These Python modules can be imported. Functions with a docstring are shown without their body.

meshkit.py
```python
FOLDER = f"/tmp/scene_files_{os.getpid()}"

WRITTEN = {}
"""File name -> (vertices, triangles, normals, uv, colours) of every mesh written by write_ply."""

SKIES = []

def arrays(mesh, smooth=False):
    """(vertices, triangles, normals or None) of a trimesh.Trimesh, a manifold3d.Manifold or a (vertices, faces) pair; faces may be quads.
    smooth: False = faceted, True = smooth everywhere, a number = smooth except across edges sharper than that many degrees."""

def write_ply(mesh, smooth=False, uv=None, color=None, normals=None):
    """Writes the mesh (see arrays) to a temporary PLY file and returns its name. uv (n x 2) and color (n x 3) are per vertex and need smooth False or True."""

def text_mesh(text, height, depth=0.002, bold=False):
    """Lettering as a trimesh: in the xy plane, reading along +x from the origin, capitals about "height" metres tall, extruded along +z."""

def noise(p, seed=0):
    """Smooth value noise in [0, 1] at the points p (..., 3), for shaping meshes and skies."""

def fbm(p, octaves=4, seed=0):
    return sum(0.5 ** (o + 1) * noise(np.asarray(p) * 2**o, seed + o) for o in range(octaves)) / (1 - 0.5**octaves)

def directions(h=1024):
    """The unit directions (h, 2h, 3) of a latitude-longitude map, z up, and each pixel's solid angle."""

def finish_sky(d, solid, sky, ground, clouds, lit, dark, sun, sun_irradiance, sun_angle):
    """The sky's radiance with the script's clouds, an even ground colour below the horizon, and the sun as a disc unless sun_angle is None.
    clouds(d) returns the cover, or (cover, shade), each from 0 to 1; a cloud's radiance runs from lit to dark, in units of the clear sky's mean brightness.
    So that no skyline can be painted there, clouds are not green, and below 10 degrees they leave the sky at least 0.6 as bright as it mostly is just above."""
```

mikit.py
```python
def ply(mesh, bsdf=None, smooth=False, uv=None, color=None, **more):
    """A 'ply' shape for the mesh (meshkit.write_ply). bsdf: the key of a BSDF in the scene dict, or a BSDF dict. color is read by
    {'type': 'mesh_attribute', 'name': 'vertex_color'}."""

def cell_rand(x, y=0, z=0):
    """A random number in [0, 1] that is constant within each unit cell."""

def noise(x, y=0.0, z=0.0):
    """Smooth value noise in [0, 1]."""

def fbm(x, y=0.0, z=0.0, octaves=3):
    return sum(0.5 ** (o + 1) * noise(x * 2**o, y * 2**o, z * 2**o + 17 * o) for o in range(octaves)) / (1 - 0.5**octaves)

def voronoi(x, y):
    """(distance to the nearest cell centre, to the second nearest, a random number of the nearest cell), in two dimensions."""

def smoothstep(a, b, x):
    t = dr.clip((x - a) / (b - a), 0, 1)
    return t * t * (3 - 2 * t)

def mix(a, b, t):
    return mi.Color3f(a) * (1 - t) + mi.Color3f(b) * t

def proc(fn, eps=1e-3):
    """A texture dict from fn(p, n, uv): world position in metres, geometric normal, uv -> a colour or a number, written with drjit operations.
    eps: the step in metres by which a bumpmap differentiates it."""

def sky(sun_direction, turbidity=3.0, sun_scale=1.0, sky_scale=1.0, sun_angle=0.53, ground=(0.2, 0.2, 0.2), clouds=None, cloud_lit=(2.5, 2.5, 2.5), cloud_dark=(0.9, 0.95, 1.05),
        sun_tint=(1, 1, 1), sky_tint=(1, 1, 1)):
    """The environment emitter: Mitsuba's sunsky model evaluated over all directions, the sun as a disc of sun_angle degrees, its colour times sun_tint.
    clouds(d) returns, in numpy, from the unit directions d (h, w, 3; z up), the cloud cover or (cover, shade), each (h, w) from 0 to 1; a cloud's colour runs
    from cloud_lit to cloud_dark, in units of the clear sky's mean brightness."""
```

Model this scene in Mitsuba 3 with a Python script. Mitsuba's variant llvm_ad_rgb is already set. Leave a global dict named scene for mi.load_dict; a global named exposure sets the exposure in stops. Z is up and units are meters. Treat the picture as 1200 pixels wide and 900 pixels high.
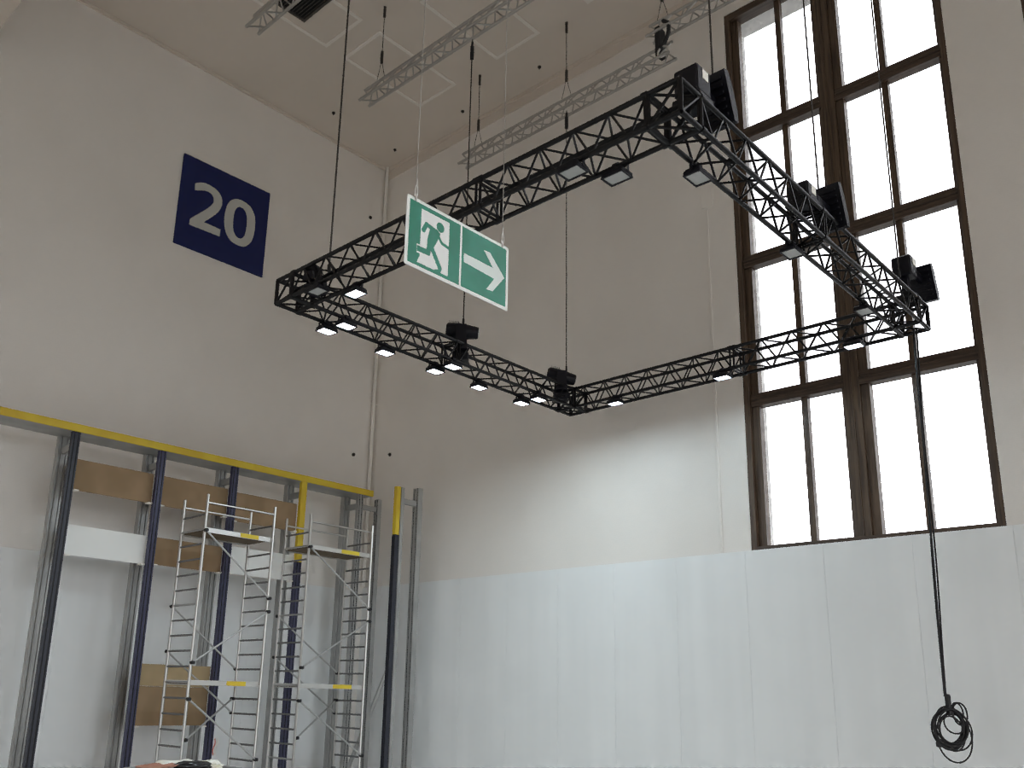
import math
import numpy as np
import trimesh
import mitsuba as mi
import mikit
import meshkit
from shapely.geometry import Polygon, LineString, Point
from shapely.ops import unary_union
from mitsuba import ScalarTransform4f as T

# ------------------------------------------------------------------ camera, sky, exposure
scene, labels = {}, {}
exposure = 0.0
EYE = np.array([16.116, -12.998, 1.6])
YAW, PITCH, ROLL, FPX = 0.763, 0.2595, 0.0246, 1057.23
_f = np.array([-math.sin(YAW) * math.cos(PITCH), math.cos(YAW) * math.cos(PITCH), math.sin(PITCH)])
_r = np.array([math.cos(YAW), math.sin(YAW), 0.0])
_u = np.cross(_r, _f)
_up = -math.sin(ROLL) * _r + math.cos(ROLL) * _u
scene['camera'] = {'type': 'perspective', 'fov': math.degrees(2 * math.atan(600 / FPX)), 'fov_axis': 'x',
                   'to_world': T().look_at(origin=EYE.tolist(), target=(EYE + _f).tolist(), up=_up.tolist()),
                   'principal_point_offset_x': 32.14 / 1200, 'principal_point_offset_y': -84.17 / 900,
                   'near_clip': 0.05, 'far_clip': 500.0}
SKY = 22.0
scene['sky'] = mikit.sky((0.2, 0.5, 0.8), turbidity=6.0, sun_scale=0.0, sky_scale=SKY, ground=(0.28, 0.28, 0.27),
                         clouds=lambda d: np.ones(d.shape[:2]), cloud_lit=(1.0, 1.02, 1.05), cloud_dark=(0.8, 0.82, 0.85))
FLOOD = 122.0

# ------------------------------------------------------------------ materials
mix, fbm, noise, smoothstep = mikit.mix, mikit.fbm, mikit.noise, mikit.smoothstep


def rgb(c):
    return {'type': 'rgb', 'value': list(map(float, c))}


def mat(name, color, rough=0.5, metallic=0.0, spec=0.5, **more):
    b = {'type': 'principled', 'base_color': color if isinstance(color, dict) else rgb(color), 'roughness': rough,
         'metallic': metallic, 'specular': spec, **more}
    scene[name] = {'type': 'twosided', 'bsdf': b}
    return name


def paint(a, b, s, s2=None):
    """Two close tones of one paint in irregular patches with a fine grain."""
    def fn(p, n, uv):
        t = fbm(p.x * s, p.y * s, p.z * s * 0.6, 3)
        g = noise(p.x * 90, p.y * 90, p.z * 90)
        return mix(a, b, mikit.smoothstep(0.3, 0.7, t)) * (0.98 + 0.04 * g)
    return mikit.proc(fn)


def streaked(a, b, s):
    """Board paint with faint upright roller streaks."""
    def fn(p, n, uv):
        t = fbm((p.x + p.y) * s, p.z * 0.25, 0.0, 3)
        g = fbm(p.x * 1.1, p.y * 1.1, p.z * 1.1, 2)
        return mix(a, b, mikit.smoothstep(0.3, 0.7, 0.6 * t + 0.4 * g))
    return mikit.proc(fn)


def wood(a, b, axis):
    def fn(p, n, uv):
        q = [p.x * 40, p.y * 40, p.z * 40]
        q[axis] = q[axis] * 0.04
        return mix(a, b, mikit.smoothstep(0.25, 0.75, fbm(*q, 3)))
    return mikit.proc(fn)


mat('wall_paint', paint((0.725, 0.693, 0.652), (0.755, 0.723, 0.682), 0.8), 0.42, spec=0.5)
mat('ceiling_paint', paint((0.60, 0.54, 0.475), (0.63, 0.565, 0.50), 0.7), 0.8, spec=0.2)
mat('ceiling_trim_paint', (0.72, 0.675, 0.62), 0.6)
mat('board_paint', streaked((0.745, 0.76, 0.76), (0.78, 0.795, 0.795), 4.0), 0.45, spec=0.4)
mat('floor_concrete', paint((0.57, 0.56, 0.54), (0.63, 0.62, 0.60), 0.6), 0.6)
mat('window_wood_upright', wood((0.044, 0.027, 0.017), (0.090, 0.057, 0.034), 2), 0.45)
mat('window_wood_level', wood((0.036, 0.022, 0.015), (0.074, 0.047, 0.030), 0), 0.45)
mat('stone_reveal', paint((0.55, 0.54, 0.52), (0.62, 0.61, 0.59), 2.0), 0.8)
mat('black_tube', (0.005, 0.005, 0.006), 0.25, spec=0.25)
mat('black_plastic', (0.005, 0.005, 0.009), 0.38, spec=0.25)
mat('black_rubber', (0.013, 0.013, 0.014), 0.6, spec=0.4)
mat('steel_wire_dark', (0.06, 0.055, 0.05), 0.4, 0.6)
mat('steel_wire_pale', (0.45, 0.43, 0.40), 0.35, 0.7)
mat('bright_metal', (0.72, 0.71, 0.69), 0.25, 1.0)
mat('aluminium', (0.62, 0.61, 0.59), 0.36, 1.0)
mat('aluminium_truss', (0.42, 0.41, 0.39), 0.28, 0.9)
mat('aluminium_dull', (0.47, 0.47, 0.46), 0.5, 0.6)
mat('rung_grey', (0.20, 0.20, 0.20), 0.5, 0.5)
mat('post_grey', paint((0.33, 0.33, 0.325), (0.40, 0.40, 0.39), 3.0), 0.45, 0.5)
mat('post_violet', (0.045, 0.045, 0.092), 0.38, 0.2)
mat('post_dark', (0.030, 0.032, 0.045), 0.4, 0.2)
mat('yellow_paint', paint((0.60, 0.42, 0.028), (0.66, 0.50, 0.04), 2.5), 0.5)
mat('chipboard', paint((0.27, 0.185, 0.105), (0.33, 0.225, 0.135), 3.0), 0.75, spec=0.3)
mat('chipboard_raw', paint((0.36, 0.27, 0.15), (0.42, 0.31, 0.18), 3.0), 0.75, spec=0.3)
mat('white_laminate', (0.80, 0.81, 0.79), 0.4)
mat('white_paint', (0.82, 0.82, 0.80), 0.4)
mat('sign_blue', (0.006, 0.012, 0.085), 0.55, spec=0.35)
mat('sign_letter', (0.50, 0.50, 0.475), 0.55, spec=0.35)
mat('sign_white', (0.84, 0.88, 0.86), 0.35)
mat('sign_green', paint((0.035, 0.235, 0.155), (0.045, 0.265, 0.185), 6.0), 0.3)
mat('sign_pale', (0.74, 0.83, 0.80), 0.35)
mat('lens_off', (0.42, 0.43, 0.42), 0.25)
mat('grille_dark', (0.05, 0.045, 0.04), 0.6)
mat('deck_wood', (0.12, 0.085, 0.05), 0.7)
mat('clip_white', (0.85, 0.83, 0.75), 0.4)
mat('sheet_white', paint((0.80, 0.78, 0.68), (0.86, 0.86, 0.82), 6.0), 0.5)
mat('bag_black', (0.015, 0.015, 0.016), 0.3)
mat('cardboard', (0.36, 0.17, 0.12), 0.8)
mat('crate_grey', (0.30, 0.30, 0.30), 0.6)
mat('tape_red', (0.55, 0.16, 0.12), 0.5)


def _grain(p, n, uv):
    g = mikit.smoothstep(0.3, 0.7, noise(p.x * 38, p.z * 26, 3.0))
    return mix((0.72, 0.73, 0.75), (1.0, 1.0, 1.0), g)


scene['pane_glass'] = {'type': 'thindielectric', 'int_ior': 1.5, 'specular_transmittance': mikit.proc(_grain)}

# ------------------------------------------------------------------ builders
used = {}


def key(name):
    n = used.get(name, -1) + 1
    used[name] = n
    return name if n == 0 else f'{name}_{n:03d}'


def put(name, mesh, m, parent=None, smooth=False, **more):
    k = key(f'{parent}__{name}' if parent else name)
    scene[k] = mikit.ply(mesh, m, smooth=smooth, **more)
    return k


def again(src, name, parent, to_world=None):
    k = key(f'{parent}__{name}' if parent else name)
    scene[k] = {**scene[src]} if to_world is None else {**scene[src], 'to_world': to_world}
    return k


def tag(k, label=None, cat=None, group=None, kind=None):
    d = labels.setdefault(k, {})
    for a, b in (('label', label), ('category', cat), ('group', group), ('kind', kind)):
        if b:
            d[a] = b
    return k


def thing(name, label, cat, group=None):
    k = key(name)
    return tag(k, label, cat, group)


def cat_(ms):
    return trimesh.util.concatenate(ms)


def box(x0, x1, y0, y1, z0, z1):
    m = trimesh.creation.box(extents=(x1 - x0, y1 - y0, z1 - z0))
    m.apply_translation(((x0 + x1) / 2, (y0 + y1) / 2, (z0 + z1) / 2))
    return m


def cbox(x0, x1, y0, y1, z0, z1, c=0.01):
    """A box with chamfered edges."""
    pts = []
    for sx in (0, 1):
        for sy in (0, 1):
            for sz in (0, 1):
                p = np.array([(x0, x1)[sx], (y0, y1)[sy], (z0, z1)[sz]], float)
                s = np.array([1 - 2 * sx, 1 - 2 * sy, 1 - 2 * sz]) * c
                for k in range(3):
                    q = p + s
                    q[k] = p[k]
                    pts.append(q)
    return trimesh.convex.convex_hull(np.array(pts))


def tube(a, b, r, n=8, cap=True):
    a, b = np.asarray(a, float), np.asarray(b, float)
    d = b - a
    L = np.linalg.norm(d)
    d /= L
    h = np.array([0, 0, 1.0]) if abs(d[2]) < 0.9 else np.array([1.0, 0, 0])
    u = np.cross(d, h)
    u /= np.linalg.norm(u)
    v = np.cross(d, u)
    t = np.arange(n) * 2 * np.pi / n + np.pi / n
    ring = r * (np.cos(t)[:, None] * u + np.sin(t)[:, None] * v)
    V = np.vstack([a + ring, b + ring, [a], [b]])
    i = np.arange(n)
    j = (i + 1) % n
    F = [np.stack([i, j, j + n], 1), np.stack([i, j + n, i + n], 1)]
    if cap:
        F += [np.stack([j, i, i * 0 + 2 * n], 1), np.stack([i + n, j + n, i * 0 + 2 * n + 1], 1)]
    m = trimesh.Trimesh(V, np.vstack(F), process=False)
    m.fix_normals()
    return m


def path_tube(pts, r, n=6, closed=False):
    p = np.asarray(pts, float)
    N = len(p)
    if closed:
        t = np.roll(p, -1, 0) - np.roll(p, 1, 0)
    else:
        t = np.gradient(p, axis=0)
    t /= np.linalg.norm(t, axis=1, keepdims=True) + 1e-12
    ref = np.array([0.31, 0.87, 0.19])
    u = np.cross(t, ref)
    u /= np.linalg.norm(u, axis=1, keepdims=True)
    v = np.cross(t, u)
    a = np.arange(n) * 2 * np.pi / n
    V = (p[:, None] + r * (np.cos(a)[None, :, None] * u[:, None] + np.sin(a)[None, :, None] * v[:, None])).reshape(-1, 3)
    F = []
    for i in range(N if closed else N - 1):
        k = (i + 1) % N
        for j in range(n):
            l = (j + 1) % n
            F += [[i * n + j, i * n + l, k * n + l], [i * n + j, k * n + l, k * n + j]]
    m = trimesh.Trimesh(V, np.array(F), process=False)
    if m.volume < 0:
        m.invert()
    return m


def lathe(profile, n=24):
    """Profile of (radius, z); revolved about z."""
    return trimesh.creation.revolve(np.array(profile, float), sections=n)


def extrude(poly, h):
    polys = getattr(poly, 'geoms', [poly])
    return cat_([trimesh.creation.extrude_polygon(g, h, engine='earcut') for g in polys])


def on_x(mesh, x):
    """From a drawing in (y, z) with thickness along the third axis to the plane x, thickness towards +x."""
    v = mesh.vertices
    return trimesh.Trimesh(np.stack([v[:, 2] + x, v[:, 0], v[:, 1]], 1), mesh.faces, process=False)


def rot(mesh, axis, deg, point=(0, 0, 0)):
    m = mesh.copy()
    m.apply_transform(trimesh.transformations.rotation_matrix(math.radians(deg), axis, point))
    return m


def moved(mesh, *d):
    m = mesh.copy()
    m.apply_translation(d)
    return m


# ------------------------------------------------------------------ the hall
H = 14.57
XMAX, YMIN = 30.0, -27.0
WX0, WW, WZ0, WZ1, PITCHX = 9.50, 3.58, 3.87, 13.80, 4.60     # window openings in the window wall
THICK = 0.75


def holed_wall(openings, y0, y1):
    """openings: (x0, x1, z0, z1) from left to right."""
    at = -THICK
    parts = []
    for (a, b, c, d) in openings:
        parts.append(box(at, a, y0, y1, 0, H + 0.3))
        if c > 0:
            parts.append(box(a, b, y0, y1, 0, c))
        parts.append(box(a, b, y0, y1, d, H + 0.3))
        at = b
    parts.append(box(at, XMAX + THICK, y0, y1, 0, H + 0.3))
    return cat_(parts)


front_openings = [(WX0 + PITCHX * k, WX0 + PITCHX * k + WW) for k in range(4)]
back_gate = (0.8, 9.5, 0.0, 7.0)           # the open gate of the side behind the camera
tag(put('wall_left', box(-THICK, 0, YMIN, 0, 0, H + 0.3), 'wall_paint'), kind='structure')
tag(put('wall_right', holed_wall([(a, b, WZ0, WZ1) for a, b in front_openings], 0, THICK), 'wall_paint'), kind='structure')
tag(put('wall_back', holed_wall([back_gate], YMIN - THICK, YMIN), 'wall_paint'), kind='structure')
GY0, GY1, GZ = -17.0, -0.9, 10.5           # the open hall gate on the right, outside the frame
tag(put('wall_front', cat_([box(XMAX, XMAX + THICK, YMIN, GY0, 0, H + 0.3), box(XMAX, XMAX + THICK, GY1, 0, 0, H + 0.3), box(XMAX, XMAX + THICK, GY0, GY1, GZ, H + 0.3)]), 'wall_paint'), kind='structure')
tag(put('floor', box(-THICK, XMAX + THICK, YMIN - THICK, THICK, -0.3, 0), 'floor_concrete'), kind='structure')
CE = put('ceiling', box(-THICK, XMAX + THICK, YMIN - THICK, THICK, H, H + 0.3), 'ceiling_paint')
tag(CE, kind='structure')

# shadow gap strips where the walls meet the ceiling, the cable trunking of the window wall, the beam at the top left
tag(put('trim_1', box(0.002, 0.05, -11.4, -0.06, H - 0.07, H - 0.001), 'ceiling_paint'), kind='structure')
tag(put('trim_2', cat_([box(0.0, XMAX, -0.05, -0.001, H - 0.10, H - 0.001), box(0.0, XMAX, -0.03, -0.001, H - 0.33, H - 0.10)]), 'ceiling_paint'), kind='structure')
bm = tag(put('trim_3', cat_([box(0.0, XMAX, -12.2, -9.25, 12.82, H - 0.001)]), 'ceiling_paint'), kind='structure')

# ceiling panels outlined by pale frame strips
for (x0, x1, y0, y1) in ((2.53, 3.72, -3.42, -1.22), (2.53, 3.72, -6.05, -3.85), (4.92, 6.11, -3.42, -1.22), (4.92, 6.11, -6.05, -3.85), (7.31, 8.50, -3.42, -1.22)):
    s = 0.07
    m = cat_([box(x0, x1, y0, y0 + s, H - 0.014, H - 0.0005), box(x0, x1, y1 - s, y1, H - 0.014, H - 0.0005),
              box(x0, x0 + s, y0 + s, y1 - s, H - 0.014, H - 0.0005), box(x1 - s, x1, y0 + s, y1 - s, H - 0.014, H - 0.0005)])
    k = put('frame_strip', m, 'ceiling_trim_paint', CE)
    put('hatch_panel', box(x0 + s, x1 - s, y0 + s, y1 - s, H - 0.006, H - 0.0005), 'ceiling_paint', CE)

# lower boarding of both walls
px = [1.9 + 0.0, 3.15, 4.4, 5.65, 6.9, 8.15, 9.40, 10.65, 11.9, 13.15, 14.4, 15.65, 16.9, 18.15, 19.4]
px = [0.0, 0.65] + px
for a, b in zip(px[:-1], px[1:]):
    put('board', cbox(a + 0.001, b - 0.001, -0.022, -0.0005, 0.0, WZ0 + 0.012, 0.0008), 'board_paint', 'wall_right')
py = [-10.4 + 1.25 * i for i in range(9)]
for a, b in zip(py[:-1], py[1:]):
    put('board', cbox(0.0005, 0.022, a + 0.001, min(b, -0.025) - 0.001, 0.0, 3.80, 0.0008), 'board_paint', 'wall_left')


# ------------------------------------------------------------------ windows
def window(n, x0, y, s, full):
    """Timber window of 4 x 4 panes; s = +1: seen from smaller y, -1: the other way round."""
    W = tag(key(f'window_{n}'), kind='structure')
    x1, z0, z1 = x0 + WW, WZ0, WZ1

    def bx(a, b, d0, d1, c, d):
        ya, yb = sorted((y + s * d0, y + s * d1))
        return cbox(a, b, ya, yb, c, d, 0.004)
    G = 0.20
    jambs = [(x0 + 0.001, x0 + 0.09, 0.012, 0.26), (x1 - 0.09, x1 - 0.001, 0.012, 0.26)]
    for a, b, d0, d1 in jambs:
        put('jamb', bx(a, b, d0, d1, z0 + 0.001, z1 - 0.001), 'window_wood_upright', W)
    put('head', bx(x0 + 0.09, x1 - 0.09, 0.012, 0.26, z1 - 0.14, z1 - 0.001), 'window_wood_level', W)
    put('sill', bx(x0 + 0.09, x1 - 0.09, 0.012, 0.26, z0 + 0.001, z0 + 0.07), 'window_wood_level', W)
    inner0, inner1 = x0 + 0.09, x1 - 0.09
    mid = (x0 + 1.615, x0 + 1.845)
    put('mullion', bx(mid[0], mid[1], 0.05, 0.25, z0 + 0.07, z1 - 0.14), 'window_wood_upright', W)
    put('mullion', bx(mid[0] + 0.115, mid[0] + 0.128, 0.03, 0.05, z0 + 0.07, z1 - 0.14), 'window_wood_upright', W)
    rows = [z0 + 0.07, 6.335, 8.80, 11.235, z1 - 0.14]
    for zc in rows[1:-1]:
        for a, b in ((inner0, mid[0]), (mid[1], inner1)):
            t = put('transom', bx(a, b, 0.06, 0.24, zc - 0.105, zc + 0.105), 'window_wood_level', W)
            put('bead', bx(a, b, 0.045, 0.06, zc - 0.012, zc + 0.012), 'window_wood_level', t)
    for (a, b, barx) in ((inner0, mid[0], x0 + 0.955), (mid[1], inner1, x0 + 2.615)):
        for r in range(4):
            lo = rows[r] + (0.105 if r else 0)
            hi = rows[r + 1] - (0.105 if r < 3 else 0)
            put('glazing_bar', bx(barx - 0.047, barx + 0.047, 0.13, 0.24, lo, hi), 'window_wood_upright', W)
            # sash stiles that hold the panes
            put('sash_stile', bx(a, a + 0.13, 0.10, 0.24, lo, hi), 'window_wood_upright', W)
            put('sash_stile', bx(b - 0.05, b, 0.10, 0.24, lo, hi), 'window_wood_upright', W)
            for (c, d) in ((a + 0.13, barx - 0.047), (barx + 0.047, b - 0.05)):
                yy = y + s * G
                q = trimesh.Trimesh([[c, yy, lo], [d, yy, lo], [d, yy, hi], [c, yy, hi]], [[0, 1, 2], [0, 2, 3]], process=False)
                put('pane', q, 'pane_glass', W)
    # stone lining of the outer reveal
    t = 0.02
    ya, yb = sorted((y + s * 0.26, y + s * THICK))
    put('outer_reveal', cat_([box(x0 + 0.001, x0 + t, ya, yb, z0, z1), box(x1 - t, x1 - 0.001, ya, yb, z0, z1), box(x0 + t, x1 - t, ya, yb, z1 - t, z1 - 0.001), box(x0 + t, x1 - t, ya, yb, z0 + 0.001, z0 + t)]), 'stone_reveal', W)
    return W


for i, (a, b) in enumerate(front_openings):
    window(i + 1, a, 0.0, 1, True)
# pipe in the corner, conduit on the window wall, small anchors
pp = thing('corner_pipe', 'painted upright pipe running down the corner between the two walls', 'pipe')
put('tube', tube((0.085, -0.085, 3.9), (0.085, -0.085, H), 0.042, 12), 'wall_paint', pp, smooth=40)
for z in (4.5, 8.2, 11.4):
    put('clamp', cbox(0.001, 0.13, -0.13, -0.001, z, z + 0.03, 0.006), 'wall_paint', pp)
cd = thing('wall_conduit', 'thin painted cable conduit on the wall left of the tall window', 'conduit')
put('tube', cbox(8.97, 9.02, -0.022, -0.001, 3.90, 10.05, 0.006), 'wall_paint', cd)
put('box', cbox(8.90, 9.13, -0.03, -0.001, 10.05, 10.40, 0.008), 'wall_paint', cd)
for (x, y, z, ax, lab) in ((0.0, -0.47, 13.02, 0, 'small dark bolt high on the left wall near the ceiling corner'), (0.0, -0.53, 6.9, 0, 'small dark bolt on the left wall just above the yellow beam'),
                           (0.68, 0.0, 6.9, 1, 'small dark bolt on the window wall right of the corner pipe')):
    n = (1, 0, 0) if ax == 0 else (0, -1, 0)
    p = np.array([x, y, z])
    tag(put('wall_bolt', cat_([tube(p, p + 0.012 * np.array(n), 0.045, 10), tube(p, p + 0.05 * np.array(n), 0.018, 8)]), 'steel_wire_dark'), lab, 'bolt')
for (x, y, lab) in ((0.87, -2.40, 'small dark ceiling hook nearest the left wall'), (0.84, -0.49, 'small dark ceiling hook in the far corner of the ceiling'),
                    (3.16, -0.46, 'small dark ceiling hook beside the far silver truss hanger'), (5.45, -0.45, 'small dark ceiling hook above the far silver truss')):
    m = cat_([tube((x, y, H - 0.02), (x, y, H), 0.04, 10), tube((x, y, H - 0.06), (x, y, H - 0.02), 0.014, 8)])
    tag(put('ceiling_hook', m, 'steel_wire_dark'), lab, 'hook')

# ventilation grille in the ceiling
vg = thing('ceiling_grille', 'dark square ventilation grille in the ceiling at the top edge of the photo', 'vent')
vx0, vx1, vy0, vy1 = 2.82, 3.90, -5.75, -4.62
put('frame', cat_([box(vx0, vx1, vy0, vy0 + .05, H - .05, H - .007), box(vx0, vx1, vy1 - .05, vy1, H - .05, H - .007), box(vx0, vx0 + .05, vy0 + .05, vy1 - .05, H - .05, H - .007), box(vx1 - .05, vx1, vy0 + .05, vy1 - .05, H - .05, H - .007)]), 'grille_dark', vg)
put('back', box(vx0 + .05, vx1 - .05, vy0 + .05, vy1 - .05, H - .012, H - .007), 'black_rubber', vg)
for i in range(16):
    y = vy0 + 0.08 + i * (vy1 - vy0 - 0.16) / 15
    put('slat', rot(box(vx0 + .05, vx1 - .05, y - .016, y + .016, H - .036, H - .030), (1, 0, 0), 35, (0, y, H - .033)), 'grille_dark', vg)


# ------------------------------------------------------------------ big black truss square
t0, t1, u0, u1, zb = 6.526, 12.626, -7.006, -0.759, 6.5045
cw = 0.331
zt = zb + cw
RC, RB = 0.026, 0.0125
TR = thing('lighting_truss', 'large square of black box truss hanging in front of the tall window', 'truss')


def section(A, e, L, side, name='straight_section', first=0):
    """A straight box truss: A = its lower corner, e = direction along, side = direction across (both unit), cw wide and high."""
    S = key(f'{TR}__{name}')
    A, e, side = np.array(A, float), np.array(e, float), np.array(side, float)
    up = np.array([0, 0, 1.0])
    c = [A, A + side * cw, A + side * cw + up * cw, A + up * cw]
    for q in c:
        put('chord', tube(q, q + e * L, RC, 10), 'black_tube', S, smooth=40)
    n = max(1, round(L / 0.46))
    step = L / n
    for f in range(4):
        p, q = c[f], c[(f + 1) % 4]
        for i in range(2 * n):
            a = (p if (i + f + first) % 2 == 0 else q) + e * (step / 2 * i + 0.012)
            b = (q if (i + f + first) % 2 == 0 else p) + e * (step / 2 * (i + 1) - 0.012)
            put('brace', tube(a, b, RB, 6), 'black_tube', S, smooth=60)
    # end frames with bolted couplers
    for d in (0.03, L - 0.03):
        fr = [tube(c[f] + e * d, c[(f + 1) % 4] + e * d, RB * 1.3, 6) for f in range(4)]
        fr += [tube(q + e * (d - 0.03), q + e * (d + 0.03), RC * 1.35, 10) for q in c]
        put('end_frame', cat_(fr), 'black_tube', S, smooth=60)
    return S


def block(x0, y0, name='corner_block', size=0.46):
    S = key(f'{TR}__{name}')
    x1, y1 = x0[1], y0[1]
    x0, y0 = x0[0], y0[0]
    P = lambda i, j, k: np.array([(x0, x1)[i], (y0, y1)[j], (zb, zt)[k]])
    for i in (0, 1):
        for j in (0, 1):
            put('post', tube(P(i, j, 0), P(i, j, 1), RC, 10), 'black_tube', S, smooth=40)
        for k in (0, 1):
            put('chord', tube(P(i, 0, k), P(i, 1, k), RC, 10), 'black_tube', S, smooth=40)
            put('chord', tube(P(0, i, k), P(1, i, k), RC, 10), 'black_tube', S, smooth=40)
    for (a, b) in (((0, 0, 0), (1, 0, 1)), ((0, 1, 0), (1, 1, 1)), ((0, 0, 0), (0, 1, 1)), ((1, 0, 0), (1, 1, 1)), ((0, 0, 0), (1, 1, 0)), ((0, 0, 1), (1, 1, 1))):
        put('brace', tube(P(*a), P(*b), RB * 1.2, 6), 'black_tube', S, smooth=60)
    put('plate', cat_([cbox(x0, x1, y0, y1, zb - 0.006, zb + 0.006, 0.003)]), 'black_tube', S) if False else None
    return S


CB = cw
for xs in ((t0, t0 + CB), (t1 - CB, t1)):
    for ys in ((u0, u0 + CB), (u1 - CB, u1)):
        block(xs, ys)
LX, LY = t1 - t0 - 2 * CB, u1 - u0 - 2 * CB
for (yy, split) in ((u0, 10.2), (u1 - CB, 9.9)):
    L1 = split - (t0 + CB)
    section((t0 + CB, yy, zb), (1, 0, 0), L1, (0, 1, 0))
    section((split, yy, zb), (1, 0, 0), LX - L1, (0, 1, 0), first=1)
for (xx, split) in ((t0, -3.95), (t1 - CB, -4.05)):
    L1 = split - (u0 + CB)
    section((xx, u0 + CB, zb), (0, 1, 0), L1, (1, 0, 0))
    section((xx, split, zb), (0, 1, 0), LY - L1, (1, 0, 0), first=1)


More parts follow.
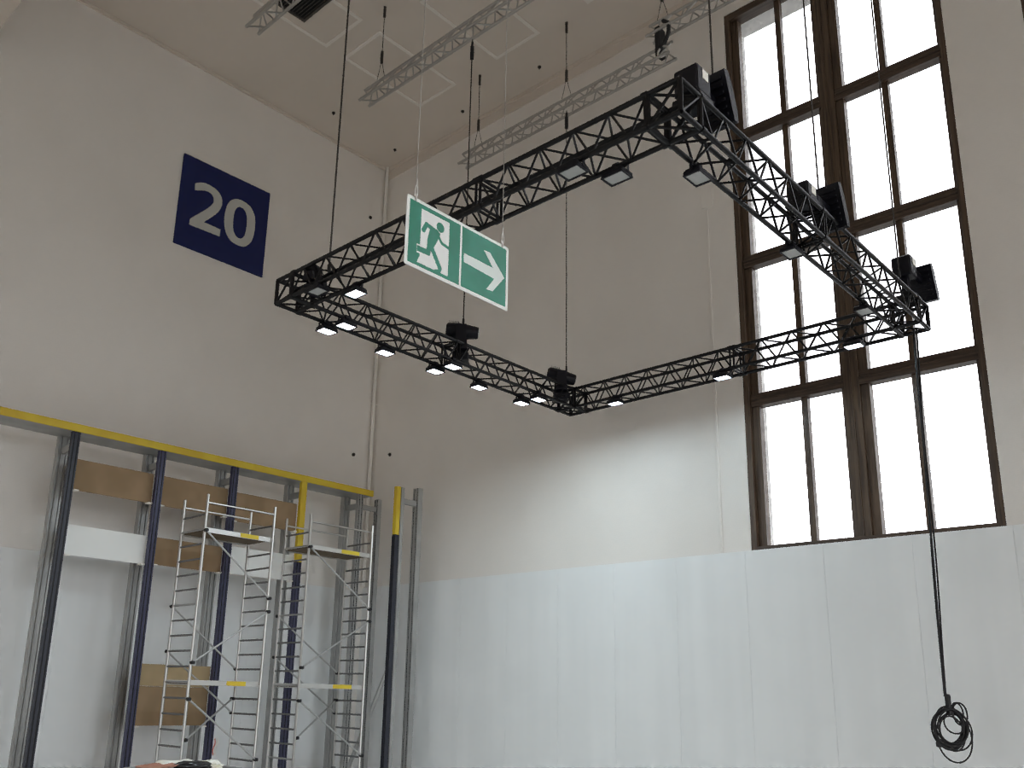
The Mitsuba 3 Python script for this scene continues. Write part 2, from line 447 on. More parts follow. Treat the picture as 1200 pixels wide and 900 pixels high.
# ------------------------------------------------------------------ LED floodlights under the truss
def flood(x, y, z, along, lit, label, group, tint=(0.76, 0.97, 1.09), lens_tone='lens_off'):
    """Flat floodlight facing the floor; along = 'x' or 'y': the direction of the chord whose bracket holds it at the height zb."""
    F = thing('floodlight', label, 'floodlight', group)
    a, b = 0.125, 0.092
    hx, hy = (a, b) if along == 'x' else (b, a)
    put('housing', cbox(x - hx, x + hx, y - hy, y + hy, z, z + 0.045, 0.012), 'black_plastic', F)
    fins = [box(x - hx * 0.8, x + hx * 0.8, y - hy * 0.8 + i * hy * 0.2, y - hy * 0.8 + i * hy * 0.2 + 0.008, z + 0.045, z + 0.065) for i in range(9)]
    put('cooling_fins', cat_(fins), 'black_plastic', F)
    rim = extrude(Polygon([(x - hx, y - hy), (x + hx, y - hy), (x + hx, y + hy), (x - hx, y + hy)]).difference(Polygon([(x - hx * .86, y - hy * .84), (x + hx * .86, y - hy * .84), (x + hx * .86, y + hy * .84), (x - hx * .86, y + hy * .84)])), 0.012)
    put('rim', moved(rim, 0, 0, z - 0.012), 'black_plastic', F)
    lx, ly = hx * .86, hy * .84
    q = trimesh.Trimesh([[x - lx, y - ly, z - 0.002], [x + lx, y - ly, z - 0.002], [x + lx, y + ly, z - 0.002], [x - lx, y + ly, z - 0.002]], [[0, 2, 1], [0, 3, 2]], process=False)
    more = {'emitter': {'type': 'area', 'radiance': rgb(np.array(tint) * FLOOD * lit)}} if lit else {}
    put('lens', q, lens_tone, F, **more)
    # U bracket up to the chord
    if along == 'x':
        br = [box(x - hx - 0.006, x - hx, y - 0.015, y + 0.015, z + 0.01, z + 0.08), box(x + hx, x + hx + 0.006, y - 0.015, y + 0.015, z + 0.01, z + 0.08), box(x - hx - 0.006, x + hx + 0.006, y - 0.015, y + 0.015, z + 0.08, z + 0.086)]
    else:
        br = [box(x - 0.015, x + 0.015, y - hy - 0.006, y - hy, z + 0.01, z + 0.08), box(x - 0.015, x + 0.015, y + hy, y + hy + 0.006, z + 0.01, z + 0.08), box(x - 0.015, x + 0.015, y - hy - 0.006, y + hy + 0.006, z + 0.08, z + 0.086)]
    put('bracket', cat_(br), 'black_plastic', F)
    ca = np.array([x, y, zb])
    cl = tube(ca - (np.array([0.03, 0, 0]) if along == 'x' else np.array([0, 0.03, 0])), ca + (np.array([0.03, 0, 0]) if along == 'x' else np.array([0, 0.03, 0])), RC * 1.5, 10)
    put('clamp', cat_([cl, box(x - 0.02, x + 0.02, y - 0.02, y + 0.02, z + 0.086, zb)]), 'black_plastic', F)
    return F


ZF = zb - 0.115
WARMER = (0.81, 0.97, 1.05)                # the lamps of the left side are a little less blue
G1, G2, G3 = 'floodlights under the left side of the truss', 'floodlights under the far side of the truss', 'unlit floodlights under the near and right sides of the truss'
o_, i_ = t0, t0 + cw
where = ['nearest the left corner', 'second from left', 'third from left', 'fourth from left', 'fifth from left']
for k, y in enumerate((-6.17, -5.12, -4.11, -3.14, -2.10)):
    flood(o_, y, ZF, 'y', 1.65, f'lit floodlight under the outer chord of the left truss side, {where[k]}', G1, WARMER)
for k, (y, lab) in enumerate(((-6.11, 'near the left corner'), (-4.08, 'below the moving head'), (-2.07, 'beside the far corner'))):
    flood(i_ + 0.02, y, ZF, 'y', 1.65, f'lit floodlight under the inner chord of the left truss side, {lab}', G1, WARMER)
for k, (x, lit, lab) in enumerate(((7.74, .35, 'lit white floodlight on the far truss side right of the far corner'), (9.73, 1, 'lit white floodlight on the far truss side just left of the window'), (11.74, 0.9, 'pale floodlight on the far truss side in front of the window mullion'))):
    flood(x, u1 - cw, ZF, 'x', lit, lab, G2)
flood(7.78, u0 + cw, ZF, 'x', 1, 'lit white floodlight hanging alone below the near truss side by the left corner', G3)
for (x, y, al, lab) in ((t1 - cw, -2.14, 'y', 'unlit floodlight under the right truss side nearest the right corner'), (t1 - cw, -4.18, 'y', 'unlit floodlight under the middle of the right truss side'),
                        (t1 - cw, -6.17, 'y', 'unlit floodlight under the right truss side nearest the near corner'), (11.72, u0 + cw, 'x', 'unlit grey floodlight under the far chord of the near truss side'),
                        (11.45, u0, 'x', 'unlit grey floodlight seen between the chords of the near truss side'), (7.45, u0, 'x', 'unlit grey floodlight between the chords by the left corner')):
    flood(x, y, ZF if lab.find('between') < 0 else zb - 0.10, al, 0, lab, G3)


# ------------------------------------------------------------------ moving heads on the truss
def moving_head(x, y, z, pan, tilt, label, s=1.0, arm=0.30):
    """Base on the truss at height z, yoke, head; pan and tilt in degrees; the head points along +x before panning."""
    Mh = thing('moving_head', label, 'stage light', 'moving head lights on the truss')

    def tf(m):
        m = m.copy()
        m.apply_scale(s)
        m = rot(m, (0, 0, 1), pan)
        return moved(m, x, y, z)
    put('base', tf(cbox(-.13, .13, -.16, .16, 0.0, .12, .02)), 'black_plastic', Mh)
    put('pan_disc', tf(moved(lathe([(0, 0), (.11, 0), (.11, .03), (0, .03)], 20), 0, 0, .12)), 'black_plastic', Mh, smooth=40)
    zc = .15 + arm
    arms = [cbox(-.10, .10, -.185, -.185 + .37, .15, .20, .012)]
    for sy in (-1, 1):
        pts = np.array([(a, sy * .185 + sy * b, c) for a, c in ((-.10, .15), (.10, .15), (.075, zc + .05), (-.075, zc + .05)) for b in (-.03, .022)])
        arms.append(trimesh.convex.convex_hull(pts))
    put('yoke', tf(cat_(arms)), 'black_plastic', Mh)
    # head: flattened body tapering to a round snout
    prof = [(-.24, .105), (-.22, .13), (-.05, .14), (.08, .13), (.15, .115), (.26, .10), (.27, .085)]
    ring = lambda r, xx: [(xx, r * .98 * math.cos(a) * (1.0), r * .92 * math.sin(a)) for a in np.linspace(0, 2 * np.pi, 17)[:-1]]
    V = np.array([p for xx, r in prof for p in ring(r, xx)])
    F, n = [], 16
    for i in range(len(prof) - 1):
        for j in range(n):
            k = (j + 1) % n
            F += [[i * n + j, i * n + k, (i + 1) * n + k], [i * n + j, (i + 1) * n + k, (i + 1) * n + j]]
    V = np.vstack([V, [[-.24, 0, 0], [.27, 0, 0]]])
    for j in range(n):
        k = (j + 1) % n
        F += [[k, j, len(V) - 2], [(len(prof) - 1) * n + j, (len(prof) - 1) * n + k, len(V) - 1]]
    hm = trimesh.Trimesh(V, F, process=False)
    hm.fix_normals()
    place = lambda m: tf(moved(rot(m, (0, 1, 0), tilt), 0, 0, zc))
    hd = put('head', place(hm), 'black_plastic', Mh, smooth=35)
    put('lens', place(rot(moved(lathe([(0, 0), (.075, 0), (.06, .012), (0, .016)], 20), 0, 0, .268), (0, 1, 0), 90)), 'lens_off', hd, smooth=40)
    fins = [place(cbox(-.2 + .028 * i, -.19 + .028 * i, -.09, .09, .118, .135, .002)) for i in range(6)]
    put('cooling_fins', cat_(fins), 'black_plastic', hd)
    for sy in (-1, 1):
        put('handle', tf(path_tube([(-.06, sy * .165, .03), (-.06, sy * .195, .06), (.06, sy * .195, .06), (.06, sy * .165, .03)], .008, 6)), 'black_plastic', Mh, smooth=60)
    return Mh


ym = (u0 + u1) / 2
moving_head(t0 + cw / 2, -3.74, zb + 0.10, 45, 4, 'upright black moving head with level lamp body on the left truss side', 1.0, .36)
moving_head(t0 + cw / 2, -1.26, zb + 0.10, 45, 12, 'upright black moving head standing by the far truss corner', 1.0, .30)
moving_head(t0 + cw / 2 + .45, u0 + cw / 2, zb + 0.02, 20, 60, 'black moving head half hidden between the chords at the left truss corner', .8, .10)


def wash_head(x, y, zbox, label, dx=.10, dy=.50, dz=.06):
    """Moving head of another make: base on the top chords, stem, square rear housing and a deep front head tipped downwards."""
    Mh = thing('moving_head', label, 'stage light', 'moving head lights on the truss')
    put('base', cbox(x - .15, x + .15, y - .13, y + .13, zt + .024, zt + .11, .015), 'black_plastic', Mh)
    put('stem', cat_([cbox(x - .045, x + .045, y - .05, y + .05, zt + .11, zbox - .12, .01)]), 'black_plastic', Mh)
    put('rear_housing', cbox(x - .125, x + .125, y - .125, y + .125, zbox - .14, zbox + .15, .02), 'black_plastic', Mh)
    put('label_plate', cbox(x + .1255, x + .130, y - .03, y + .07, zbox + .02, zbox + .12, .001), 'clip_white', Mh)
    cx, cy, cz = x + dx, y + dy, zbox + dz
    put('arm', cbox(x + dx - .03, x + dx + .03, y + .11, cy - .045, zbox - .05, zbox + .07, .012), 'black_plastic', Mh)
    pl = Polygon([(-.055, -.25), (.02, -.265), (.052, -.15), (.055, .12), (.03, .25), (-.05, .255)])
    hd = extrude(pl, .34)                                   # drawn in (y, z), thickness along x
    v = hd.vertices
    hd = trimesh.Trimesh(np.stack([v[:, 2] - .17, v[:, 0], v[:, 1]], 1), hd.faces, process=False)
    hd.fix_normals()
    turn = lambda m: moved(rot(m, (1, 0, 0), 20), cx, cy, cz)
    h = put('head', turn(hd), 'black_plastic', Mh)
    put('lens', turn(cbox(-.13, .13, .0545, .060, -.12, .11, .002)), 'lens_off', h)
    put('rear_ribs', turn(cat_([cbox(-.13, .13, -.075, -.054, -.18 + .07 * q, -.15 + .07 * q, .004) for q in range(6)])), 'black_plastic', h)
    return Mh


wash_head(12.47, -6.52, 7.10, 'black moving head on the near truss corner, largest in the photo', .02, .40, .04)
wash_head(12.46, -4.20, 6.98, 'black moving head on the middle of the right truss side, before the window')
wash_head(12.46, -.98, 7.36, 'black moving head on the right truss corner before the window', .05, .55, -.05)

# ------------------------------------------------------------------ suspension wires of the truss
def wire(x, y, z0, z1, r, m, label, group, shackle=None, bridle=None):
    Wk = thing('suspension_wire', label, 'wire', group)
    put('rope', tube((x, y, z0), (x, y, z1), r, 6), m, Wk, smooth=60)
    put('end_fitting', cat_([tube((x, y, z0), (x, y, z0 + .10), r * 2.0, 8)]), 'black_rubber', Wk)
    if shackle is not None:
        put('shackle', cat_([tube((x, y, shackle - .34), (x, y, shackle - .1), .035, 8), tube((x, y, shackle - .1), (x, y, shackle), .022, 8)]), 'black_rubber', Wk)
    return Wk


GW = 'wires that hold the black truss'
wire(7.42, u0 + cw / 2, zt - .1, H, .012, 'steel_wire_dark', 'dark wire from the ceiling to the left corner of the black truss', GW)
wire(t0 + cw / 2, -3.70, 7.245, 12.55, .0105, 'steel_wire_dark', 'dark wire from the middle silver truss to the left side moving head', GW, 12.5)
wire(t0 + cw / 2, -1.09, 7.20, 12.55, .009, 'steel_wire_dark', 'dark wire from the far silver truss to the far corner of the black truss', GW, 12.5)
wire(t1 - cw / 2, -6.10, 7.15, H, .0105, 'steel_wire_dark', 'dark wire from above to the near corner of the black truss', GW)
wire(t1 - cw / 2, -3.72, 7.15, H, .0095, 'steel_wire_dark', 'thin dark wire crossing the top panes down to the right truss side', GW)
wire(t1 - cw / 2, -1.20, 7.15, H, .0095, 'steel_wire_dark', 'thin dark wire in front of the window to the right truss corner', GW)


# ------------------------------------------------------------------ silver trusses below the ceiling
def silver(x0, x1, y, z, label, w=0.24, hangers=(), ladder=()):
    """A three-chord truss along x, one chord up, two down."""
    S = thing('silver_truss', label, 'truss', 'silver trusses below the ceiling')
    c = [np.array([x0, y - w / 2, z - .12]), np.array([x0, y + w / 2, z - .12]), np.array([x0, y, z + .16])]
    L, e = x1 - x0, np.array([1.0, 0, 0])
    for q in c:
        put('chord', tube(q, q + e * L, .030, 8), 'aluminium_truss', S, smooth=45)
    n = round(L / .5)
    st = L / n
    for f in range(3):
        p, q = c[f], c[(f + 1) % 3]
        for i in range(2 * n):
            a = (p if i % 2 == 0 else q) + e * (st / 2 * i + .01)
            b = (q if i % 2 == 0 else p) + e * (st / 2 * (i + 1) - .01)
            put('brace', tube(a, b, .015, 5), 'aluminium_truss', S, smooth=70)
    for hx in hangers:
        put('hanger', cat_([tube((hx - .12, y, z + .16), (hx, y, z + .62), .006, 5), tube((hx + .12, y, z + .16), (hx, y, z + .62), .006, 5), tube((hx, y, z + .55), (hx, y, z + .80), .03, 8), tube((hx, y, z + .8), (hx, y, H - .28), .008, 6), tube((hx, y, H - .24), (hx, y, H), .028, 8)]), 'steel_wire_dark', S)
    return S


silver(4.02, 12.0, -6.38, 12.68, 'silver truss end at the top edge of the photo beside the ceiling grille', hangers=(4.6, 8.5))
silver(3.85, 12.0, -3.78, 12.74, 'middle silver truss below the ceiling, from left end to top edge', hangers=(4.31, 8.6))
silver(3.86, 9.06, -1.09, 12.66, 'long silver truss along the window wall behind the black truss', hangers=(4.31, 6.69))
silver(8.60, 14.0, -1.09, 13.23, 'short silver truss at the top left of the window, clamped above the long one', hangers=(8.88, 12.4))
cc = thing('truss_coupler', 'black clamp with chain joining the two silver trusses left of the window', 'clamp')
put('body', cbox(8.76, 8.86, -1.20, -.98, 12.62, 13.22, .02), 'black_rubber', cc)
put('hook', path_tube([(8.95, -1.2, 13.25), (9.06, -1.2, 13.15), (9.06, -1.2, 12.95), (8.98, -1.2, 12.78), (8.88, -1.2, 12.70)], .035, 8), 'black_rubber', cc, smooth=60)
put('ring', path_tube([(8.93 + .1 * math.cos(a), -1.2, 12.62 + .1 * math.sin(a)) for a in np.linspace(0, 2 * np.pi, 17)[:-1]], .02, 6, True), 'bright_metal', cc, smooth=60)

# ------------------------------------------------------------------ exit sign
ES = thing('exit_sign', 'green and white emergency exit sign with running figure and arrow, hanging on two wires', 'sign')
xs, ya, yb, za, zc = 12.0, -9.499, -8.489, 4.318, 4.826
Y = lambda a, b: (a, b)
rect = lambda a, b, c, d, r=0.0: Polygon([(a, c), (b, c), (b, d), (a, d)])
outer = rect(ya + .012, yb - .012, za + .012, zc - .012).buffer(.012)
put('board', on_x(extrude(outer, .006), xs - .006), 'sign_white', ES)
left = rect(ya + .026, ya + .503, za + .024, zc - .024)
right = rect(ya + .523, yb - .026, za + .024, zc - .024)
g1 = put('picture_field', on_x(extrude(left, .0015), xs), 'sign_green', ES)
g2 = put('arrow_field', on_x(extrude(right, .0015), xs), 'sign_green', ES)
man = unary_union([
    Point(-9.190, 4.700).buffer(.037),
    LineString([(-9.235, 4.655), (-9.318, 4.672), (-9.345, 4.618)]).buffer(.017),
    Polygon([(-9.283, 4.646), (-9.222, 4.670), (-9.192, 4.650), (-9.205, 4.615), (-9.252, 4.520), (-9.304, 4.505), (-9.302, 4.57)]).buffer(.004),
    LineString([(-9.205, 4.628), (-9.172, 4.588), (-9.105, 4.578)]).buffer(.012),
    LineString([(-9.283, 4.530), (-9.295, 4.470), (-9.398, 4.466)]).buffer(.021, cap_style=2, join_style=2),
    LineString([(-9.270, 4.530), (-9.180, 4.395)]).buffer(.019, cap_style=2),
    LineString([(-9.175, 4.400), (-9.186, 4.375), (-9.222, 4.361)]).buffer(.013)])
door = Polygon([(-9.369, 4.769), (-9.105, 4.771), (-9.105, 4.366), (-9.392, 4.366), (-9.369, 4.42)])
halo = unary_union([LineString([(-9.283, 4.530), (-9.295, 4.470), (-9.400, 4.466)]).buffer(.032, cap_style=2, join_style=2), Point(-9.19, 4.70).buffer(.042)])
white = unary_union([door, halo]).difference(man)
put('doorway', on_x(extrude(white, .001), xs + .0015), 'sign_white', g1)
put('arrow', on_x(extrude(Polygon([(-8.955, 4.602), (-8.657, 4.600), (-8.755, 4.706), (-8.690, 4.709), (-8.532, 4.566), (-8.655, 4.416), (-8.722, 4.410), (-8.640, 4.520), (-8.955, 4.534)]), .001), xs + .0015), 'sign_pale', g2)
for yy in (-9.425, -8.560):
    cb = put('carabiner', cat_([path_tube([(xs, yy + .012 * math.cos(a), zc + .05 + .045 * math.sin(a)) for a in np.linspace(0, 2 * np.pi, 17)[:-1]], .006, 6, True), tube((xs, yy, zc - .02), (xs, yy, zc + .03), .009, 8), tube((xs, yy, zc + .09), (xs, yy, zc + .14), .008, 8)]), 'bright_metal', ES, smooth=60)
    put('wire', tube((xs, yy, zc + .13), (xs, yy, 12.82 if yy < -9.25 else H), .003, 5), 'steel_wire_pale', ES, smooth=60)

# ------------------------------------------------------------------ hall number sign
NS = thing('number_sign', 'square dark blue sign with a pale number 20 high on the left wall', 'sign')
put('board', cbox(.001, .03, -5.44, -3.34, 10.315, 12.375, .005), 'sign_blue', NS)


def spline(pts, n=8):
    p = np.array(pts, float)
    out = []
    for i in range(len(p)):
        a, b, c, d = p[i - 1], p[i], p[(i + 1) % len(p)], p[(i + 2) % len(p)]
        for t in np.linspace(0, 1, n, endpoint=False):
            out.append(.5 * ((2 * b) + (c - a) * t + (2 * a - 5 * b + 4 * c - d) * t * t + (3 * b - a - 3 * c + d) * t ** 3))
    return out


def catmull_open(p, n=8):
    p = [2 * np.array(p[0]) - np.array(p[1])] + [np.array(q, float) for q in p] + [2 * np.array(p[-1]) - np.array(p[-2])]
    out = []
    for i in range(1, len(p) - 2):
        a, b, c, d = p[i - 1], p[i], p[i + 1], p[i + 2]
        for t in np.linspace(0, 1, n, endpoint=False):
            out.append(.5 * ((2 * b) + (c - a) * t + (2 * a - 5 * b + 4 * c - d) * t * t + (3 * b - a - 3 * c + d) * t ** 3))
    return out + [p[-2]]


two = catmull_open([(-5.128, 11.800), (-4.98, 11.885), (-4.80, 11.905), (-4.60, 11.850), (-4.485, 11.690), (-4.500, 11.480), (-4.640, 11.250), (-4.845, 11.020)]) + [(-4.452, 11.012), (-4.452, 10.846), (-5.155, 10.832), (-5.152, 10.965)] + \
    catmull_open([(-5.152, 10.965), (-4.880, 11.262), (-4.715, 11.470), (-4.672, 11.610), (-4.735, 11.715), (-4.880, 11.735), (-5.119, 11.640)])
zero = Polygon(spline([(-4.390, 11.33), (-4.345, 11.66), (-4.205, 11.845), (-4.015, 11.890), (-3.800, 11.830), (-3.670, 11.640), (-3.645, 11.35), (-3.690, 11.06), (-3.830, 10.865), (-4.010, 10.822), (-4.205, 10.870), (-4.340, 11.05)]))
hole = Polygon(spline([(-4.180, 11.36), (-4.160, 11.58), (-4.090, 11.700), (-4.015, 11.722), (-3.925, 11.685), (-3.865, 11.56), (-3.848, 11.35), (-3.868, 11.14), (-3.930, 11.02), (-4.010, 10.992), (-4.095, 11.03), (-4.160, 11.15)]))
put('digit', on_x(extrude(Polygon(two).buffer(0), .006), .030), 'sign_letter', NS)
put('digit', on_x(extrude(zero.difference(hole), .006), .030), 'sign_letter', NS)

# ------------------------------------------------------------------ stand frame along the left wall
FX, RX = 1.15, 0.66                      # front and rear post lines
BZ0, BZ1 = 5.69, 5.815


def slotted(w, d, g=.020, depth=.022):
    """Plan of a slotted post: w along y, d along x, three grooves on its front face and one on each flank."""
    p = Polygon([(-d / 2, -w / 2), (d / 2, -w / 2), (d / 2, w / 2), (-d / 2, w / 2)])
    for c in (-w * .26, w * .26):
        p = p.difference(Polygon([(d / 2 - depth, c - g / 2), (d / 2 + .01, c - g / 2), (d / 2 + .01, c + g / 2), (d / 2 - depth, c + g / 2)]))
    return p


def post(x, y, z1, m, label, w=.13, d=.09, yellow=None, turned=False, name='frame_post', group=None, inlay=True):
    k = thing(name, label, 'post', group)
    pl = slotted(w, d)
    if turned:
        from shapely.affinity import rotate
        pl = rotate(pl, -90, origin=(0, 0))
    z0 = .02
    lo = yellow if yellow else z1
    put('profile', moved(extrude(pl, lo - z0), x, y, z0), m, k)
    if inlay:
        for c in (-w * .26, w * .26):
            q = (x + c - .009, x + c + .009, y - d / 2 + .006, y - d / 2 + .02) if turned else (x + d / 2 - .02, x + d / 2 - .006, y + c - .009, y + c + .009)
            put('slot_inlay', box(*q, z0, lo), 'black_rubber', k)
    if yellow:
        put('yellow_sleeve', cbox(*( (x - w / 2, x + w / 2, y - d / 2, y + d / 2) if turned else (x - d / 2, x + d / 2, y - w / 2, y + w / 2)), lo, z1, .004), 'yellow_paint', k)
        tag(f'{k}__yellow_sleeve', 'yellow top section')
    put('foot_plate', cbox(x - .12, x + .12, y - .12, y + .12, 0.0, .02, .004), 'post_grey', k)
    return k


GP, GQ = 'front posts of the stand frame', 'rear grey posts of the stand frame'
ys_ = [-7.23, -5.69, -4.21, -2.63]
post(FX, ys_[0], BZ0 - .001, 'post_dark', 'dark slotted front post of the stand frame, leftmost in the photo', group=GP)
post(FX, ys_[1], BZ0 - .001, 'post_violet', 'dark blue slotted front post left of the first scaffold tower', group=GP)
post(FX, ys_[2], BZ0 - .001, 'post_violet', 'dark blue slotted front post behind the first scaffold tower', group=GP)
post(FX, ys_[3], BZ0 - .001, 'post_violet', 'dark blue slotted front post with yellow upper part between the scaffold towers', yellow=4.06, group=GP)
post(FX, -1.17, BZ0 - .001, 'post_grey', 'grey front post at the right end of the yellow beam', group=GP)
names = ['leftmost in the photo', 'behind the second blue post from the left', 'behind the blue post of the first scaffold tower', 'behind the half yellow post', 'by the corner behind the second scaffold tower']
for y, nm in zip(ys_ + [-1.17], names):
    k = thing('rear_post', f'grey rear post of the stand frame, {nm}', 'post', GQ)
    put('profile', moved(extrude(slotted(.17, .12), BZ0 - .001 - .02), RX, y, .02), 'post_grey', k)
    put('foot_plate', cbox(RX - .12, RX + .12, y - .12, y + .12, 0, .02, .004), 'post_grey', k)
    tag(put('cross_tie', cbox(RX + .06, FX - .045, y - .03, y + .03, 5.38, 5.50, .005), 'post_grey'), f'short grey tie on the rear post {nm}', 'bar', 'ties between front and rear posts')
bk = thing('top_beam', 'long yellow edged beam lying on the posts of the stand frame', 'beam')
put('channel', cbox(.60, 1.20, -12.0, -.86, BZ0, BZ1 - .01, .006), 'post_grey', bk)
tag(put('yellow_edge', cbox(1.20, 1.225, -12.0, -.86, BZ0 - .005, BZ1, .004), 'yellow_paint', bk), 'yellow front edge')

post(1.07, -.60, 5.68, 'post_grey', 'grey post in the corner behind the end of the yellow beam', w=.13, d=.10, turned=True, name='corner_post')
k_ = thing('cross_bar', 'short grey bar joining two posts in the corner', 'bar')
put('bar', cbox(1.03, 1.11, -1.10, -.65, 5.40, 5.50, .005), 'post_grey', k_)
pf = post(2.345, -1.15, 5.70, 'post_dark', 'free standing post with yellow top section right of the scaffold', w=.10, d=.10, yellow=4.70, turned=True, name='free_post')
put('side_rail', cat_([cbox(2.30, 2.42, -1.095, -1.02, .02, 5.69, .004)]), 'post_grey', pf)
pr = post(2.36, -.60, 5.75, 'post_grey', 'free standing grey post beside the yellow topped one, nearer the wall', w=.17, d=.12, turned=True, name='free_post')
tag(put('cross_tie', cbox(2.32, 2.40, -1.015, -.66, 5.36, 5.47, .005), 'post_grey'), 'short grey tie joining the two free standing posts', 'bar')

tp = thing('barrier_tape', 'scrap of red and white barrier tape hanging on the third front post near the floor', 'tape')
for q, (dy, m) in enumerate(((0.0, 'tape_red'), (.045, 'clip_white'))):
    put('strip', path_tube([(FX + .06 + .01 * math.sin(v * 5 + q), -4.13 + dy + .015 * math.sin(v * 7), .75 - .28 * v) for v in np.linspace(0, 1, 8)], .011, 5), m, tp, smooth=60)

# panels fixed between the posts
def panel(y0, y1, z0, z1, m, label, clips=True, x=1.03):
    k = thing('infill_panel', label, 'panel', None)
    put('sheet', cbox(x, x + .02, y0, y1, z0, z1, .002), m, k)
    if clips:
        for yy in (y0 + .06, y1 - .06):
            put('clip', cbox(x - .01, x + .12, yy - .04, yy + .04, z0 - .025, z0 - .003, .003), 'clip_white', k)
    return k


panel(-7.15, -5.74, 4.74, 5.27, 'chipboard', 'brown board under the yellow beam between the first two posts')
panel(-5.63, -4.25, 4.73, 5.27, 'chipboard', 'brown board under the yellow beam above the first scaffold tower')
panel(-4.16, -2.68, 4.68, 5.24, 'chipboard', 'brown board under the yellow beam left of the half yellow post')
panel(-7.15, -5.74, 3.66, 4.16, 'white_laminate', 'white board between the first two posts of the stand frame')
panel(-5.63, -4.25, 3.68, 4.16, 'chipboard', 'brown board behind the upper left part of the first scaffold tower')
panel(-4.16, -2.68, 3.69, 4.20, 'white_laminate', 'white board behind the upper right part of the first scaffold tower')
panel(-5.63, -4.25, 1.62, 1.985, 'chipboard_raw', 'upper brown board low behind the first scaffold tower', clips=False)
panel(-5.63, -4.25, .97, 1.615, 'chipboard', 'lower brown board low behind the first scaffold tower')


# ------------------------------------------------------------------ scaffold towers
def tower(label, X0, X1, ya, yb, top=4.79, deck2=True):
    S = thing('scaffold_tower', label, 'scaffold')
    R = .025
    for (x, y) in ((X0, ya), (X1, ya), (X0, yb), (X1, yb)):
        put('leg', tube((x, y, .22), (x, y, top), R, 8), 'aluminium', S, smooth=45)
        w = put('castor', tube((x - .02, y, .10), (x + .02, y, .10), .10, 16), 'black_rubber', S)
        put('fork', cat_([box(x - .035, x - .025, y - .03, y + .03, .10, .22), box(x + .025, x + .035, y - .03, y + .03, .10, .22), box(x - .035, x + .035, y - .03, y + .03, .215, .225)]), 'rung_grey', w)
    zr = .44
    i = 0
    while zr < top - .1:
        for y in (ya, yb):
            put('rung', tube((X0, y, zr), (X1, y, zr), .017, 6), 'rung_grey' if (i % 5 or y == yb) else 'aluminium', S, smooth=60)
        zr += .2505
        i += 1

    def brace(a, b, r=.017):
        put('brace', tube(a, b, r, 6), 'aluminium_dull', S, smooth=60)
        for e in (a, b):
            put('brace_hook', tube(np.array(e) - [.04, 0, 0], np.array(e) + [.04, 0, 0], .03, 8), 'black_rubber', S)
    o = .045
    brace((X1 + o, ya, 4.17), (X1 + o, yb, 3.15))
    brace((X0 - o, ya, 2.94), (X0 - o, yb, 1.95))
    brace((X1 + o, ya, 2.00), (X1 + o, yb, 2.92))
    brace((X0 - o, ya, 2.19), (X0 - o, yb, 1.20))
    brace((X1 + o, ya, 1.43), (X1 + o, yb, .47))
    brace((X1, ya + .04, .80), (X0, yb - .04, 1.44))
    for x in (X0, X1):
        put('guard_rail', tube((x, ya, 4.65), (x, yb, 4.65), .018, 6), 'aluminium', S, smooth=60)
    for zd in (4.20, 1.70):
        D = put('deck', cbox(X0 + .05, X1 - .05, ya + .02, yb - .02, zd - .03, zd, .004), 'deck_wood', S)
        put('deck_edge', box(X1 - .05, X1 - .02, ya + .02, yb - .02, zd - .05, zd + .03), 'aluminium', D)
        put('deck_edge', box(X0 + .02, X0 + .05, ya + .02, yb - .02, zd - .05, zd + .03), 'aluminium', D)
        yl = ya + (yb - ya) * .52
        put('yellow_sticker', box(X1 - .02, X1 - .016, yl, yb - .28, zd - .045, zd + .028), 'yellow_paint', D)
    return S


tower('aluminium scaffold tower with two decks in front of the brown boards', 1.59, 2.37, -5.38, -4.04)
tower('aluminium scaffold tower nearest the corner, right of the half yellow post', 1.59, 2.37, -3.25, -1.77)

pk = thing('leaning_batten', 'thin grey batten leaning against the boards beside the second scaffold tower', 'batten')
put('bar', tube((.56, -.60, .05), (1.18, -.06, 2.35), .045, 6), 'aluminium_dull', pk)

# ------------------------------------------------------------------ cable bundle hanging from the right truss corner
HC = thing('hanging_cable', 'black cable bundle coiled up at the end of its drop from the truss corner', 'cable')
cx_, cy_ = 12.42, -.90
rng = np.random.default_rng(5)
for j, (dx, dy) in enumerate(((0, 0), (.018, .012), (-.014, .016), (.004, -.018))):
    z = np.linspace(zb, 1.72, 24)
    pts = np.stack([cx_ + .06 * (1 - (zb - z) / 4.8) + dx * (1 + .5 * np.sin(z * 2 + j)) - .03 * ((zb - z) / 4.8), cy_ + dy * (1 + .4 * np.cos(z * 1.7 + j)), z], 1)
    put('strand', path_tube(pts, .011, 6), 'black_rubber', HC, smooth=60)
coil = []
a = np.linspace(0, 2 * np.pi, 41)[:-1]
ex, ez = np.array([math.cos(YAW), math.sin(YAW), 0]), np.array([0, 0, 1.0])
nn = np.array([-math.sin(YAW), math.cos(YAW), 0])
base = np.array([cx_ + .0, cy_, 1.36])
for j in range(9):
    c = base + ex * rng.normal(0, .018) + ez * rng.normal(0, .018) + nn * rng.normal(0, .03)
    ra, rb = .185 + rng.normal(0, .014), .215 + rng.normal(0, .016)
    ph = rng.uniform(0, 6.28)
    put('coil', path_tube([c + ex * ra * math.cos(t) * (1 + .04 * math.sin(3 * t + ph)) + ez * rb * math.sin(t) + nn * .02 * math.sin(2 * t + ph) for t in a], .011, 6, True), 'black_rubber', HC, smooth=60)
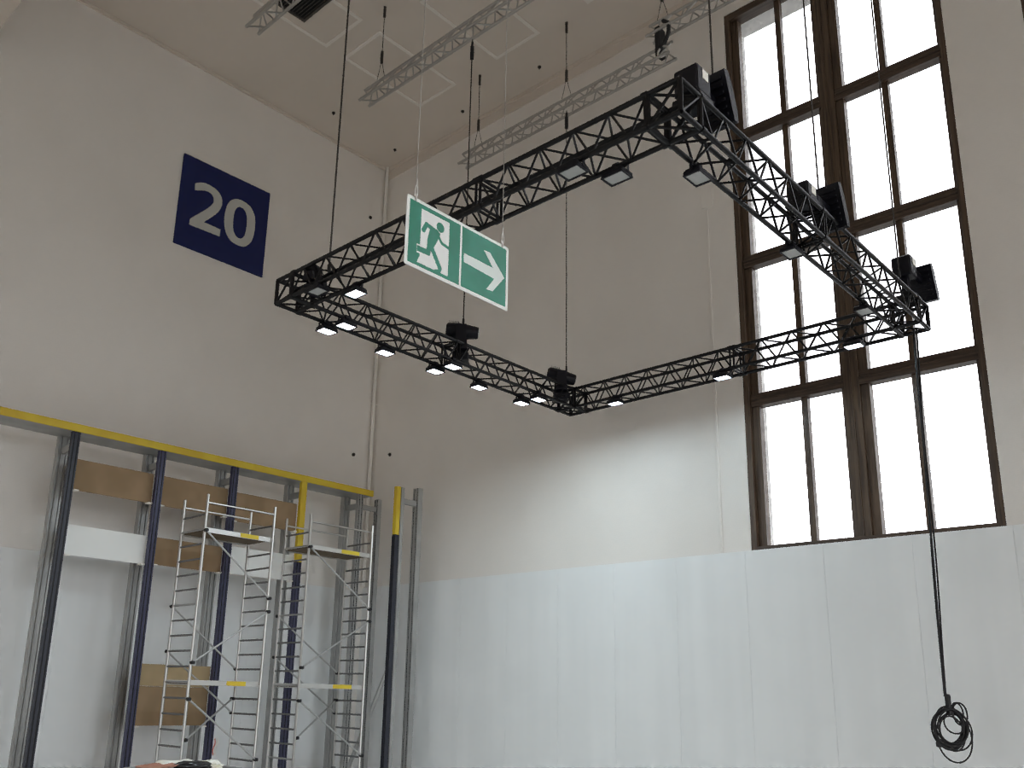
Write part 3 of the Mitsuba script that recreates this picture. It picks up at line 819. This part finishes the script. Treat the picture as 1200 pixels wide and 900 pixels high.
for (ox, oz, ra, rb) in ((.03, -.12, .215, .28), (.06, -.04, .20, .22), (.01, -.07, .15, .20), (.13, .16, .10, .13), (.10, .18, .08, .11), (.05, .05, .13, .12)):
    c = base + ex * ox + ez * oz
    put('coil', path_tube([c + ex * ra * math.cos(t) + ez * rb * math.sin(t) + nn * .03 * math.sin(t + ox * 9) for t in a], .010, 6, True), 'black_rubber', HC, smooth=60)
put('plug', rot(cbox(-.05, .05, -.03, .03, -.04, .04, .012), (0, 0, 1), math.degrees(YAW)).apply_translation(base + ex * -.14 + ez * -.19), 'black_rubber', HC)
put('knot', cbox(base[0] - .03, base[0] + .03, base[1] - .03, base[1] + .03, 1.50, 1.75, .015), 'black_rubber', HC)

# ------------------------------------------------------------------ crate with waste at the lower edge
CX, CY = 5.0, -6.78
ck = thing('waste_crate', 'grey crate at the bottom edge with sheets and bags piled on top', 'crate')
put('body', cat_([cbox(CX - .4, CX + .4, CY - .62, CY - .58, 0, .62, .01), cbox(CX - .4, CX + .4, CY + .58, CY + .62, 0, .62, .01), cbox(CX - .4, CX - .36, CY - .58, CY + .58, 0, .62, .01), cbox(CX + .36, CX + .4, CY - .58, CY + .58, 0, .62, .01), cbox(CX - .36, CX + .36, CY - .58, CY + .58, .05, .10, .01)]), 'crate_grey', ck)


def lump(cx, cy, cz, rx, ry, rz, seed, m, name, label, cat, f=5.0, amt=.35):
    s = trimesh.creation.icosphere(subdivisions=3)
    v = s.vertices * [rx, ry, rz]
    d = meshkit.fbm(s.vertices * f / 2 + seed, 4, seed) - .5
    v = v * (1 + amt * 2 * d[:, None])
    s = trimesh.Trimesh(v + [cx, cy, cz], s.faces, process=False)
    return tag(put(name, s, m, smooth=25), label, cat)


lump(CX, CY - .12, .60, .24, .34, .115, 3, 'sheet_white', 'crumpled_sheet', 'crumpled cream sheet on top of the crate', 'sheet')
lump(CX + .24, CY - .02, .66, .13, .26, .06, 8, 'bag_black', 'crumpled_bag', 'crumpled black bag in front of the cream sheet', 'bag')
lump(CX + .02, CY + .34, .60, .20, .17, .10, 12, 'sheet_white', 'crumpled_paper', 'crumpled white paper at the right end of the crate', 'paper', 7.0, .6)
tag(put('cardboard_piece', moved(rot(cbox(-.18, .18, -.2, .2, 0, .02, .003), (1, .4, 0), 7), CX + .1, CY - .42, .65), 'cardboard'), 'reddish brown cardboard piece at the left end of the crate', 'cardboard')
